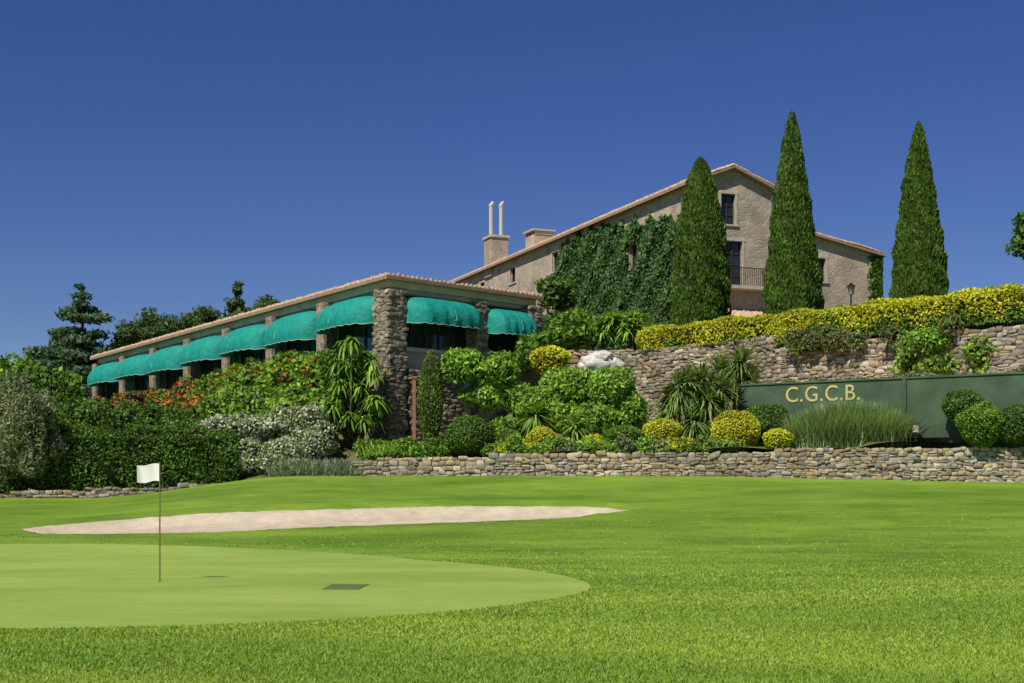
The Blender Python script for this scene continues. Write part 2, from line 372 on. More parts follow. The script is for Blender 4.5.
def hedge(name,p0,p1,z0,z1,th,pal,leaf=.07,lump=.14,lowpal=None,cov=2.1,zlow=.45):
    p0=np.array(p0,float);p1=np.array(p1,float); L=np.linalg.norm(p1-p0); d=(p1-p0)/L; nn=np.array([d[1],-d[0]])
    f=FB(); per=2*(z1-z0)+th; n=int(L*per*cov/(2*.6*leaf*leaf))
    s=R.uniform(0,L,n); q=R.uniform(0,per,n); h=z1-z0
    off=np.where(q<h,-th/2,np.where(q<h+th,q-h-th/2,th/2)); zz=np.where(q<h,q,np.where(q<h+th,h,per-q))
    N=np.stack([np.where(q<h,-1,np.where(q<h+th,0,1)),np.where((q>=h)&(q<h+th),1,0)],1)
    cr=sstep(h*.6,h,zz)*np.abs(off)/(th/2); zz=zz-.18*h*cr**3*.6
    bumpv=lump*(np.sin(s*1.3+1)*.5+np.sin(s*3.1+zz*3)*.35+np.sin(s*7.7+off*5+zz*5)*.25)
    ii=-R.random(n)**2*.25
    N3=np.stack([nn[0]*N[:,0],nn[1]*N[:,0],N[:,1]],1).astype(float)
    P=np.stack([p0[0]+d[0]*s+nn[0]*off,p0[1]+d[1]*s+nn[1]*off,z0+zz],1)+N3*(bumpv+ii)[:,None]
    N3[:,2]+=.2
    if lowpal is None: f.leaves(P,nrm(N3),leaf,.6,pal,.6)
    else:
        k=(zz/h+.13*np.sin(s*1.9)+.1*np.sin(s*5.3)+R.normal(0,.08,n))>zlow
        f.leaves(P[k],nrm(N3[k]),leaf,.6,pal,.6); f.leaves(P[~k],nrm(N3[~k]),leaf,.6,lowpal,.6)
    for e in (p0,p1): f.ell((e[0],e[1],(z0+z1)/2,th*.5,th*.5,h*.5),leaf=leaf,pal=pal,cov=cov,lump=.08)
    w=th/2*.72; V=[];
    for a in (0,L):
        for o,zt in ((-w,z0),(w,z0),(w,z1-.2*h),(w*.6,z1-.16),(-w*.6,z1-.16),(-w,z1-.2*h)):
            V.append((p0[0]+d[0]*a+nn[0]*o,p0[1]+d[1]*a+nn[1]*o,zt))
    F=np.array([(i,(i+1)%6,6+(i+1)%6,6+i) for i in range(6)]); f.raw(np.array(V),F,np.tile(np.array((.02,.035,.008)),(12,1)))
    f.done(name)
hedge('golden_hedge',(6.9,71.0),(12.6,64.7),8.8,9.98,1.3,YY,lowpal=MG,zlow=.12)
hedge('golden_hedge',(12.6,64.7),(20.9,55.5),8.45,9.95,1.3,YY,lowpal=MG,zlow=.30)
hedge('clipped_hedge',(-19.2,57.2),(-12.0,58.6),1.5,4.35,1.6,DG,leaf=.07,lump=.25)
hedge('clipped_hedge',(-27,56.9),(-20.5,56.9),1.0,3.6,1.6,DG,leaf=.08,lump=.2)

f=FB()
for e in [(-2.1,61.2,7.0,1.25,1.1,1.1),(-.6,61.0,6.7,1.2,1.1,1.2),(.3,60.8,5.6,.9,.9,1.0),(-1.2,61.3,5.8,1.2,1,.9)]:
    for q in clumpy(e,5,.6): f.ell(q,leaf=.12,asp=.5,cov=1.6,pal=LG,lump=.2,core=.75)
for px in (-1.6,-.7,0): f.tube([(px,61.2,3.7),(px+.1,61.2,5),(px-.1,61.1,6)],.09,.05)
f.done('broadleaf_shrub')
f=FB()
for e in [(1.2,60,5.3,1.3,1.2,1.25),(2.6,60.2,5.9,1.5,1.3,1.4),(4.0,60.2,5.9,1.5,1.3,1.45),(4.9,60,5.0,1.1,1.1,1.1),(2.2,59,4.6,1.3,1,.9),(3.6,59,4.6,1.3,1,.9)]:
    for q in clumpy(e,6,.62): f.ell(q,leaf=.10,asp=.5,cov=1.5,pal=LG,lump=.2,core=.78)
f.done('broadleaf_shrub')
shrub('green_shrub',clumpy((2.6,67.5,9.3,1.3,1.2,1.1),7,.6)+clumpy((.9,67.5,8.4,1.1,1.1,1.2),5,.6),leaf=.12,cov=1.6,pal=MG,lump=.2,core=.78)
shrub('green_shrub',clumpy((3.6,66.5,6.9,2.2,1.2,.8),6,.55),leaf=.1,cov=1.6,pal=MG,lump=.2,core=.78)
shrub('green_shrub',clumpy((-.3,59.0,4.2,1.3,.8,.8),6,.55),leaf=.1,cov=1.5,pal=MG,lump=.2,core=.78)
shrub('golden_shrub',[(1.75,64.6,7.8,.9,.7,.62)],leaf=.08,cov=2,pal=YG,lump=.12)
shrub('green_shrub',clumpy((3.4,73.2,10.0,1.4,1.2,1.5),8,.55),leaf=.13,cov=1.6,pal=MG,lump=.2,core=.75)
shrub('green_shrub',clumpy((2.0,74.5,10.0,1.3,1.2,1.5),7,.55),leaf=.13,cov=1.6,pal=DG,lump=.2,core=.75)
f=FB()
for q in clumpy((2.6,80,12.8,1.5,1.4,1.5),9,.5): f.ell(q,leaf=.14,cov=1.3,pal=DG,lump=.25,core=.7)
f.tube([(2.6,80,8.7),(2.7,80,10.5),(2.5,80,12.8)],.22,.1); f.tube([(2.7,80,10.5),(1.8,79.8,12.6)],.12,.05); f.tube([(2.7,80,10.5),(3.5,80.2,12.6)],.12,.05)
f.done('small_evergreen_tree')
f=FB()
for a,b,c in ((5.2,72.0,10.4),(6.1,72.0,10.1),(4.7,72.4,10.0),(6.4,73,10.6)):
    f.tube([(a,b,8.8),(a,b,c)],.1,.08); f.blades((a,b,c),120,1.5,(0,80),.6,.10,LG)
f.done('terrace_palm_shrub')
def palm(heads,L,pal,w=.06,n=230,name='yucca_palm'):
    f=FB()
    for hx,hy,hz in heads:
        f.tube([(hx*.7+heads[0][0]*.3,hy*.7+heads[0][1]*.3,hz-2.6),(hx,hy,hz-1.2),(hx,hy,hz)],.13,.09,(.14,.11,.07))
        f.blades((hx,hy,hz),n,L,(-50,85),.35,w,pal)
    f.done(name)
YU=[((.12,.20,.045),1),((.18,.28,.065),1),((.25,.33,.10),1)]
palm([(7.3,58.2,6.2),(6.6,58.6,5.3),(8.1,58.0,5.4),(7.5,57.8,4.6),(8.7,58.5,6.0),(6.9,58.2,6.0),(7.9,58.4,6.3)],1.25,YU)
palm([(9.7,61.0,6.6),(9.1,61.4,7.0),(10.4,60.8,6.4),(10.0,61,7.3)],1.35,YU)
YP=[((.26,.38,.07),1),((.17,.29,.06),1)]
palm([(2.6,58.0,4.4),(3.1,58.0,4.0)],.95,YP,n=140)
palm([(1.0,58.8,4.9)],1.0,YP,n=140)
f=FB()
for a in ((11.9,55.9,2.2),(12.5,55.7,2.6),(13.2,55.6,2.75),(13.9,55.5,2.7),(14.5,55.3,2.5),(14.9,55.2,2.1)):
    f.blades((a[0],a[1],3.4),1500,a[2],(50,88),.30,.018,[((.30,.42,.18),1),((.40,.50,.28),1),((.20,.31,.12),1)],spread=.24,seg=6)
f.done('ornamental_grass')
f=FB()
for i in range(60):
    x=-.8+i*.165+R.normal(0,.1); y=fy(x)+.45+R.random()*1.2
    f.ell((x,y,3.2+R.random()*.28,.4,.4,.28+.2*R.random()),leaf=.06,cov=1.4,pal=[LG,MG,YY,OL,LG][R.integers(0,5)] if i%5 else MG,lump=.3,core=.65)
f.done('ground_cover_plants')
f=FB()
for i in range(26):
    x=-6.2+i*.26; y=fy(x)+1.2+R.random()*2
    f.ell((x,y,3.2+R.random()*.4,.5,.5,.4),leaf=.07,cov=1.5,pal=MG,lump=.25,core=.7)
f.blades((-5.2,58.6,3.2),260,1.2,(20,85),.5,.03,LG,spread=.6)
f.done('ground_cover_plants')
f=FB()
for q in clumpy((17.6,58.0,7.7,1.7,.5,.9),9,.5)+[(18.9,56.6,7.3,.7,.35,.6),(16.7,59.0,7.1,.7,.3,.5),(17.8,57.7,6.9,.9,.3,.5)]: f.ell(q,leaf=.10,cov=1.4,pal=LG,lump=.35,core=.6)
f.done('wall_climber')
f=FB()
for i in range(14):
    u=.45+R.random()*.5; f.ell((6.5+13.5*u-.45,71-15*u-.4,8.2+R.random()*.4,.5,.25,.45),leaf=.07,cov=1.0,pal=[((.17,.20,.07),4),((.45,.10,.18),1),((.12,.18,.05),3),((.18,.28,.05),3)],lump=.3,core=.5)
f.done('flowering_creeper')
f=FB()
for i in range(18):
    u=R.random(); x=10.2+u*11; y=59.1-u*6.9+.7
    f.ell((x,y,6.15,.45,.3,.28),leaf=.06,cov=1.2,pal=OL,lump=.3,core=.6)
f.done('bed_plants')
f=FB()
for q in clumpy((23.2,58.5,12.2,2.4,2,2.3),14,.42): f.ell(q,leaf=.12,cov=1.1,pal=DG,lump=.3,core=.5)
f.tube([(23.4,58.5,8.6),(23.3,58.5,10.5),(23.2,58.5,12)],.2,.1); f.done('holm_oak_tree')

# left side planting
f=FB()
for e in [(-12.6,60.3,3.8,1.6,1.2,1.4),(-10.9,60.4,4.1,1.6,1.2,1.35),(-9.2,60.2,4.3,1.6,1.2,1.35),(-8.2,59.6,3.6,1.2,1,1.1),(-11.4,58.9,3.0,1.4,.9,1.0),(-9.6,58.8,3.1,1.4,.9,1.0)]:
    for q in clumpy(e,6,.55): f.ell(q,leaf=.075,cov=1.7,pal=WF,lump=.3,core=.76)
f.done('white_flowering_shrub')
f=FB()
for i in range(9):
    x=-9.3+i*.38; f.blades((x,57.4+R.normal(0,.2),2.2),420,1.35,(15,88),.35,.016,[((.29,.37,.24),1),((.20,.28,.17),1),((.35,.41,.31),1)],spread=.3)
    f.ell((x,57.5,2.5,.5,.5,.45),leaf=.06,cov=1.4,pal=OL,lump=.2,core=.8)
f.done('lavender_bush')
f=FB()
for i,(x,y,zt) in enumerate([(-27.5,91,7.9),(-25.3,88,7.9),(-23,85,7.8),(-21.2,82,7.8),(-19.4,80,7.9),(-17.5,77.5,8.1),(-15.6,75,8.2),(-13.8,72.4,8.4),(-12,69.8,8.6),(-10.4,67.4,8.7),(-9.0,65.6,8.5)]):
    for q in clumpy((x,y,zt-1.7,1.9,1.5,1.8),7,.5): f.ell(q,leaf=.12,cov=1.5,pal=RF if i>5 else RF2,lump=.28,core=.76)
f.done('flowering_bougainvillea')
f=FB()
for i,(x,y,zt) in enumerate([(-23.5,80,6.3),(-21.3,77.5,6.6),(-19,74.5,6.6),(-17,71.5,6.8),(-15,69,6.7),(-13,66.3,7.0),(-11.2,64.2,7.0),(-9.6,63.4,6.9)]):
    for q in clumpy((x,y,zt-1.8,1.8,1.4,1.8),7,.5): f.ell(q,leaf=.11,cov=1.5,pal=RF2 if i<5 else LG,lump=.28,core=.76)
f.done('flowering_shrub_bank')
shrub('dark_green_shrub',sum([clumpy(e,6,.55) for e in [(-24,72,4.9,2.2,1.8,1.9),(-21,69.5,4.7,2.2,1.8,1.9),(-18,66.5,4.2,2.2,1.8,2.0),(-15.2,64,4.0,1.8,1.5,1.8),(-13.2,62.4,3.9,1.5,1.4,1.5)]],[]),leaf=.11,cov=1.5,pal=DG,lump=.28,core=.78)
shrub('silvery_olive_shrub',sum([clumpy(e,7,.5) for e in [(-19.6,56.3,4.4,1.5,1.3,2.2),(-20.6,57,3.2,1.8,1.3,2.0),(-18.9,56.3,3.1,1.2,1.1,1.8)]],[]),leaf=.09,asp=.3,cov=1.5,pal=OL,lump=.28,core=.6,shell=.4)
f=FB()
for i in range(30):
    x=-8.4+R.random()*2.7; y=61.2+R.normal(0,.4); z=4.4+R.random()*3.9
    f.tube([(-7+R.normal(0,.3),61.3,3.6),(x*.6-2.8,y,z*.6+1.2),(x,y,z)],.05,.03,(.12,.1,.06))
    f.blades((x,y,z),50,.72,(-30,70),.75,.08,MG if i%3 else LG)
for e in [(-7.6,61.8,5.3,1.2,.8,1.6),(-6.7,61.9,6.6,.9,.7,1.3),(-8,62,6.9,.8,.7,1.2)]: 
    for q in clumpy(e,4,.6): f.ell(q,leaf=.13,asp=.4,cov=1.2,pal=MG,lump=.3,core=.7)
f.done('aralia_plant')
def conifer(name,x,y,z0,z1,r,pal,tiers=11,cov=.8,leaf=.22,flat=.16):
    f=FB(); h=z1-z0; f.tube([(x,y,z0),(x+.1,y,z0+h*.5),(x,y,z1-.2)],.35,.05,(.07,.055,.04))
    for i in range(tiers):
        t=.18+.8*i/(tiers-1); rr=r*(1.02-t)**.75; nb=max(4,int(10*(1.1-t)))
        a0=R.uniform(0,6.28)
        for j in range(nb):
            a=a0+j*6.28/nb+R.normal(0,.25); l=rr*R.uniform(.6,1.2); zc=z0+h*t+R.normal(0,.2)
            e=np.array([x+math.cos(a)*l,y+math.sin(a)*l,zc+l*.08])
            f.tube([(x,y,zc-.25),tuple(e)],.09,.03,(.07,.055,.04))
            for s in (.5,.9): 
                p=np.array([x,y,zc])*(1-s)+e*s
                f.ell((p[0],p[1],p[2],l*.42+.2,l*.42+.2,flat*(l*.5+.9)),leaf=leaf,asp=.4,cov=cov,pal=pal,lump=.35,core=0,shell=.8)
    f.ell((x,y,z1-.3,.3,.3,.7),leaf=leaf*.7,asp=.4,cov=cov,pal=pal,lump=.2,core=0,shell=.7)
    f.done(name)
conifer('cedar_tree',-34.4,112,5,17.9,5.4,CED,11,1.1,flat=.2)
conifer('cedar_tree',-22.2,113,6,18.3,2.6,PN,10,1.2,flat=.35)
conifer('cedar_tree',-38.5,118,5,14.6,3.5,PN,8,1.1,flat=.3)
def pine(name,x,y,z0,z1,r,pal=PN,n=18):
    f=FB(); f.tube([(x,y,z0),(x+.2,y,(z0+z1)/2),(x,y,z1-1.5)],.3,.12,(.1,.07,.05))
    for i in range(n):
        d=nrm(R.normal(0,1,3)); d[2]=abs(d[2]); q=np.array([x,y,z1-r*1.0])+d*np.array([r*.85,r*.85,r*.85])*R.uniform(.7,1.2)
        f.tube([(x,y,z1-r*1.6),tuple(q)],.1,.04,(.1,.07,.05))
        f.ell((q[0],q[1],q[2],r*.36,r*.36,r*.24),leaf=.19,asp=.35,cov=1.0,pal=pal,lump=.4,core=.35,shell=.7)
    f.done(name)
for x,y,zt,r in [(-30,114,15.7,2.3),(-27.2,112,16.6,2.6),(-24.8,115,16.9,2.2),(-19.6,114,17.4,2.4),(-17.6,116,17.2,2.0),(-33,120,14.8,2.6)]:
    pine('pine_tree',x,y,6,zt,r)
f=FB()
for i in range(34):
    x=-60+i*1.05; y=117+R.normal(0,4); zt=11.6+R.random()*2.4
    for q in clumpy((x,y,zt-3,2.6,2.2,3),4,.6): f.ell(q,leaf=.28,cov=1.1,pal=DG if i%2 else MG,lump=.35,core=.7)
for x,y,zt in [(-30,90,9.6),(-33,94,10.2),(-31,84,8.3),(-27,80,7.4),(-34,86,9),(-37,88,10),(-29,76,6.8),(-26,70,6.8),(-24.5,66,6.4),(-22.5,62.5,6.0)]:
    for q in clumpy((x,y,zt-2,2.6,2.0,2.4),6,.55): f.ell(q,leaf=.17,cov=1.4,pal=MG if R.random()<.6 else DG,lump=.35,core=.75)
f.done('distant_tree_mass')

# ---------------------------------------------------------------- stone walls
g3=np.linspace(-1,1,4); cv=[];cf=[]
for axn in range(3):
    for sg in (-1,1):
        k=len(cv)
        for a in g3:
            for b in g3:
                p=[0,0,0]; p[axn]=sg; p[(axn+1)%3]=a; p[(axn+2)%3]=b; cv.append(p)
        G=grid(4,4)+k; cf.append(G if sg>0 else G[:,::-1])
cv=np.array(cv,float); cf=np.vstack(cf); CS=cv*.62+nrm(cv)*.38*1.25
SP=np.array([(.40,.33,.20),(.34,.30,.23),(.48,.42,.30),(.27,.21,.14),(.40,.30,.18),(.25,.23,.19),(.50,.45,.35),(.36,.34,.30)])
def stone_wall(name,p0,p1,z0,z1,th,sw=(.18,.5),sh=(.13,.25),parent=None,pal=SP,bright=1.):
    p0=np.array(p0,float);p1=np.array(p1,float);L=np.linalg.norm(p1-p0);d=(p1-p0)/L;nn=np.array([-d[1],d[0]])
    C=[];S=[]
    zmin=min(z0); zmax=max(z1); z=zmin
    while z<zmax+.02:
        hh=R.uniform(*sh); s=-R.random()*.2
        while s<L:
            w=R.uniform(*sw)*(.8+hh*1.5); sc=s+w/2; u=np.clip(sc/L,0,1)
            top=z1[0]*(1-u)+z1[1]*u; bot=z0[0]*(1-u)+z0[1]*u
            if z+hh*.6<top and z+hh>bot and 0<=sc<=L:
                if R.random()<.25 and hh>.17:
                    for q in (.27,.75):
                        C.append((sc,R.normal(0,.012),z+hh*q)); S.append((w/2*.95,th/2+R.uniform(0,.05),hh*.23))
                else:
                    hv=hh*R.uniform(.85,1.12); C.append((sc,R.normal(0,.012),z+hh/2+R.normal(0,.022))); S.append((w/2*.97,th/2+R.uniform(0,.05),hv/2*.98))
            s+=w
        z+=hh*.96
    C=np.array(C);S=np.array(S);n=len(C)
    V=CS[None]*S[:,None]*(1+.09*np.sin(CS[None]*3+R.uniform(0,6.28,(n,1,3))))
    V[...,0]+=V[...,2]*R.normal(0,.25,(n,1)); V[...,2]+=V[...,0]*R.normal(0,.13,(n,1))
    V+=C[:,None]
    W=np.empty_like(V); W[...,0]=p0[0]+d[0]*V[...,0]+nn[0]*V[...,1]; W[...,1]=p0[1]+d[1]*V[...,0]+nn[1]*V[...,1]; W[...,2]=V[...,2]
    F=(cf[None]+(np.arange(n)*len(cv))[:,None,None]).reshape(-1,4)
    stain=.85+.2*np.sin(C[:,0]*.7+C[:,2]*1.3+1)*np.sin(C[:,0]*.23)
    col=pal[R.integers(0,len(pal),n)]*R.uniform(.75,1.2,(n,1))*bright*stain[:,None]*1.08
    ob=np_mesh(name,W.reshape(-1,3),F,STONE,col=np.repeat(col,len(cv),0),smooth=True,parent=parent)
    h=th/2*.82; V=[]
    for u,a in ((0,p0),(1,p1)):
        for o in (-h,h): V.append((a[0]+nn[0]*o,a[1]+nn[1]*o,z0[u]-.3))
        for o in (h,-h): V.append((a[0]+nn[0]*o,a[1]+nn[1]*o,z1[u]-.1))
    poly_mesh('mortar_core',V,[(0,1,2,3),(7,6,5,4),(0,4,5,1),(1,5,6,2),(2,6,7,3),(3,7,4,0)],MORT,parent or ob)
    return ob
e=empty('front_retaining_wall')
stone_wall('wall_section',(-6.3,57.0),(-.9,56.0),(2.2,2.05),(2.98,3.15),.42,(.15,.42),(.11,.22),parent=e)
stone_wall('wall_section',(-.9,56.0),(19.5,53.0),(2.0,1.95),(3.15,3.42),.42,(.15,.42),(.11,.22),parent=e)
stone_wall('wall_section',(19.5,53.0),(28,51.6),(1.95,1.95),(3.42,3.42),.42,parent=e)
stone_wall('low_stone_edging',(-24,55.6),(-12,56.4),(1.15,1.75),(1.5,2.0),.35,(.15,.42),(.11,.2),bright=.7)
e=empty('terrace_retaining_wall')
stone_wall('wall_section',(1.0,71.2),(6.5,71),(5,5),(8.9,8.9),.5,parent=e)
stone_wall('wall_section',(6.5,71),(12.35,64.5),(4.2,4.2),(8.9,8.9),.5,parent=e)
stone_wall('wall_section',(12.35,64.5),(26,49.3),(4.8,5.4),(8.35,8.35),.5,parent=e)
e=empty('green_garden_wall')
g0=np.array([9.6,59.]); g1=np.array([24.3,50.]); gl=np.linalg.norm(g1-g0); gd=(g1-g0)/gl; gn=np.array([gd[1],-gd[0]])
if gn[1]>0: gn=-gn
b=Boxes(); b.add(g0,gd,0,gl,gn,-.15,.1,3.2,6.12); b.done('wall_panel',GREENW,e)
b=Boxes(); b.add(g0,gd,-.03,gl,gn,-.2,.15,6.125,6.2); b.done('wall_coping',GREENW,e)
b=Boxes()
for s in (6.9,): b.add(g0,gd,s,s+.16,gn,.1,.2,3.3,6.12)
b.done('wall_pilaster',GREENW,e)
tc=bpy.data.curves.new('letters','FONT'); tc.body='C.G.C.B.'; tc.size=.90; tc.extrude=.015; tc.offset=.004; tc.space_character=1.08
to=bpy.data.objects.new('letter_sign',tc); COL.objects.link(to)
bpy.context.view_layer.update(); wdt=to.dimensions.x; k=3.1/wdt
p=g0+gd*2.05+gn*.12
to.matrix_world=Matrix(((gd[0]*k,0,gn[0],p[0]),(gd[1]*k,0,gn[1],p[1]),(0,1,0,5.38),(0,0,0,1)))
bpy.context.view_layer.update()
bpy.context.view_layer.objects.active=to; to.select_set(True); bpy.ops.object.convert(target='MESH'); bpy.context.object.data.materials.clear(); bpy.context.object.data.materials.append(GOLD); bpy.context.object.name='letter_sign'
b=Boxes(); a0=np.array([12.6,64.0]); dd=np.array([13.5,-15.])/20.18; nn=np.array([-.743,-.669]); 
for l0,l1 in ((0,3.2),(8.2,15)):
    b.add(a0,dd,l0,l1,nn,.02,.05,9.05,9.09); b.add(a0,dd,l0,l1,nn,.02,.05,8.45,8.48)
    for s in np.arange(l0,l1,.13): b.add(a0,dd,s,s+.018,nn,.025,.045,8.3,9.05)
b.done('iron_railing',IRON,None,0)
# small bollard light on the path
f=FB(); f.tube([(15.75,54.6,3.6),(15.75,54.6,4.0)],.05,.05,(.05,.05,.05),10); f.tube([(15.75,54.6,4.0),(15.75,54.6,4.05),(15.75,54.6,4.25),(15.75,54.6,4.3)],.13,.13,(.6,.6,.57),10); f.tube([(15.75,54.6,4.3),(15.75,54.6,4.36)],.16,.05,(.05,.05,.05),10); f.done('bollard_light')

# ---------------------------------------------------------------- roofs & facades
def roof(name,a,b_,c,d,parent,tile=.27,th=.14):
    a,b_,c,d=[np.array(q,float) for q in (a,b_,c,d)]
    n=max(3,int(np.linalg.norm(b_-a)/tile)); nu=n*6+1; nv=9
    u=np.linspace(0,1,nu)[:,None,None]; v=np.concatenate([[0],np.linspace(0,1,nv)])[None,:,None]
    P=(a*(1-u)+b_*u)*(1-v)+(d*(1-u)+c*u)*v
    hgt=.12*np.abs(np.sin(math.pi*n*u[...,0]))**.8*np.ones((1,nv+1)); hgt[:,0]=-.02
    jit=R.normal(0,.018,(n+1,nv+1)); hgt[:,1:]+=jit[(np.arange(nu)//6)][:,1:]
    P[...,2]+=hgt
    np_mesh(name,P.reshape(-1,3),grid(nu,nv+1),TILE,parent=parent)
    V=[a,b_,c,d]+[q-np.array([0,0,th]) for q in (a,b_,c,d)]
    V=[np.array(q)-np.array([0,0,.025]) for q in V]
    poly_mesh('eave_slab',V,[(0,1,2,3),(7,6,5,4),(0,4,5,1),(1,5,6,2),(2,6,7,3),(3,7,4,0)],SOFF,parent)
def facade(name,o,d,n,L,z0,z1,ops,mat,parent,depth=.28,ztop=None,frame=DARKW,surround=None):
    o=np.array(o);d=np.array(d);n=np.array(n)
    ss=sorted(set([0,L]+[q for op in ops for q in op[:2]])); zs=sorted(set([z0,z1]+[q for op in ops for q in op[2:4]]))
    V=[];F=[]
    def quad(pts):
        k=len(V); V.extend([(o[0]+d[0]*s+n[0]*t,o[1]+d[1]*s+n[1]*t,z) for s,t,z in pts]); F.append((k,k+1,k+2,k+3))
    for i in range(len(ss)-1):
        for j in range(len(zs)-1):
            sc=(ss[i]+ss[i+1])/2; zc=(zs[j]+zs[j+1])/2
            if any(op[0]<sc<op[1] and op[2]<zc<op[3] for op in ops): continue
            quad([(ss[i],0,zs[j]),(ss[i+1],0,zs[j]),(ss[i+1],0,zs[j+1]),(ss[i],0,zs[j+1])])
    if ztop:
        k=len(V); V.extend([(o[0]+d[0]*s,o[1]+d[1]*s,z) for s,z in ztop]); F.append(tuple(range(k,k+len(ztop))))
    for s0,s1,a,b,_,_ in ops:
        quad([(s0,0,a),(s0,-depth,a),(s0,-depth,b),(s0,0,b)]); quad([(s1,0,a),(s1,-depth,a),(s1,-depth,b),(s1,0,b)])
        quad([(s0,0,a),(s1,0,a),(s1,-depth,a),(s0,-depth,a)]); quad([(s0,0,b),(s1,0,b),(s1,-depth,b),(s0,-depth,b)])
    poly_mesh(name,V,F,mat,parent)
    if not ops: return
    V=[];F=[];g=Boxes();sr=Boxes()
    for s0,s1,a,b,c,r in ops:
        k=depth-.03; quad([(s0,-k,a),(s1,-k,a),(s1,-k,b),(s0,-k,b)])
        f=.06
        for q in range(c+1):
            s=s0+(s1-s0-f)*q/c; g.add(o,d,s,s+f,n,-k+.01,-k+.07,a,b)
        for q in range(r+1):
            z=a+(b-a-f)*q/r; g.add(o,d,s0,s1,n,-k+.012,-k+.06,z,z+f)
        if surround:
            sr.add(o,d,s0-.14,s0,n,-.05,.03,a,b); sr.add(o,d,s1,s1+.14,n,-.05,.03,a,b); sr.add(o,d,s0-.2,s1+.2,n,-.05,.035,b,b+.18); sr.add(o,d,s0-.2,s1+.2,n,-.05,.09,a-.1,a)
    poly_mesh('window_panes',V,F,GLASS,parent); g.done('window_frames',frame,parent,0)
    if surround: sr.done('stone_surrounds',surround,parent)

fh=empty('stone_farmhouse')
O=np.array([9.8,77.]); e1=np.array([.9286,.371]); e2=np.array([-.371,.9286]); LH=40
def W(a,b,z): q=O+e1*a+e2*b; return (q[0],q[1],z)
SUR=m_plain('window_surround_stone',(.46,.41,.33),.85,.15,3)
facade('gable_wall',O,e1,-e2,5.2,8.5,18.8,[(1.95,2.85,16.6,18.3,2,3),(2.15,3.3,13.15,15.7,2,4),(2.3,3.5,9.2,11.6,2,3),(.3,.9,13.8,15.0,2,2)],HOUSE,fh,ztop=[(0,18.8),(5.2,18.8),(2.6,19.72)],surround=SUR)
facade('side_wall',O,e2,-e1,LH,7,18.8,[(6.2,7.4,15.1,16.5,2,2),(18.0,19.1,16.6,17.9,2,2),(25.7,26.8,16.9,18.0,2,2),(32,33,16.6,17.8,2,2),(10.5,11.6,10.5,12,2,2),(12.6,13.6,16.2,17.5,2,2)],HOUSE,fh,surround=SUR)
facade('right_wall',O+e1*5.2,e2,e1,LH,8.5,18.8,[],HOUSE,fh); facade('rear_wall',O+e2*LH,e1,e2,5.2,7,18.8,[],HOUSE,fh,ztop=[(0,18.8),(5.2,18.8),(2.6,19.72)])
ov=.45; sl=.34
roof('tiled_roof',W(-ov,LH+.3,18.85-ov*sl),W(-ov,-.4,18.85-ov*sl),W(2.6,-.4,19.87),W(2.6,LH+.3,19.87),fh)
roof('tiled_roof',W(5.2+ov,-.4,18.85-ov*sl),W(5.2+ov,LH+.3,18.85-ov*sl),W(2.6,LH+.3,19.87),W(2.6,-.4,19.87),fh)
Ow=O+e1*5.2+e2*.5
facade('wing_wall',Ow,e1,-e2,7.6,8.5,15.7,[(3.1,3.95,13.85,15.2,2,2),(5.6,6.4,10.2,11.6,2,2)],HOUSE,fh,ztop=[(0,15.7),(7.6,15.7),(0,17.05)],surround=SUR)
facade('wing_side_wall',Ow+e1*7.6,e2,e1,14,8.5,15.7,[(3,4,13,14.3,2,2)],HOUSE,fh,surround=SUR)
def Ww(a,b,z): q=Ow+e1*a+e2*b; return (q[0],q[1],z)
roof('tiled_roof',Ww(7.95,-.35,15.67),Ww(7.95,14,15.67),Ww(.02,14,17.15),Ww(.02,-.35,17.15),fh)
b=Boxes(); b.add(O,e1,1.8,4.6,-e2,.002,.8,12.95,13.13); b.done('balcony_slab',SUR,fh)
b=Boxes(); b.add(O,e1,1.8,4.6,-e2,.75,.79,14.1,14.14)
for s in np.arange(1.82,4.6,.12): b.add(O,e1,s,s+.025,-e2,.755,.78,13.13,14.1)
for s in (1.8,4.57):
    b.add(O,e1,s,s+.03,-e2,.0,.75,14.1,14.14)
    for q in np.arange(.1,.75,.12): b.add(O,e1,s,s+.025,-e2,q,q+.025,13.13,14.1)
b.done('balcony_railing',IRON,fh,0)
roof('porch_roof',W(1.2,-2.2,11.0),W(5.0,-2.2,11.0),W(5.0,-.02,11.8),W(1.2,-.02,11.8),fh)
b=Boxes(); o=np.array([-1.2,106.]); b.add(o,e2,-.75,.75,e1,-.7,.7,18.0,20.9); b.done('chimney_stack',HOUSE,fh,.03)
b=Boxes(); b.add(o,e2,-.85,.85,e1,-.8,.8,20.905,21.1); b.done('chimney_cap',SUR,fh)
f=FB(); 
for q in (-.38,.38): 
    f.tube([(o[0]+q,o[1],21),(o[0]+q,o[1],23.4)],.16,.16,(.62,.61,.58),12); f.tube([(o[0]+q,o[1],23.4),(o[0]+q,o[1],23.5),(o[0]+q+.08,o[1],23.65),(o[0]+q+.2,o[1],23.7)],.2,.1,(.62,.61,.58),12)
ob=f.done('chimney_flues'); ob.parent=fh
b=Boxes(); o=np.array([1.95,100.]); b.add(o,e2,-.8,.8,e1,-.75,.75,18.0,20.0); b.done('chimney_stack',HOUSE,fh,.03)
b=Boxes(); b.add(o,e2,-.95,.95,e1,-.9,.9,20.25,20.37)
for q in (-.85,-.3,.3,.75): b.add(o,e2,q,q+.1,e1,-.7,.7,20.0,20.25)
b.done('chimney_cap',SUR,fh)
f=FB(); n=50000; s=R.uniform(-.15,18.6,n); z=R.uniform(8.9,19,n)
top=np.interp(s,[0,1,6,11,15,17.8,18.6],[16.8,17.0,17.6,18.2,18.3,18.0,16.8])+.25*np.sin(s*3.1)+.15*np.sin(s*7)
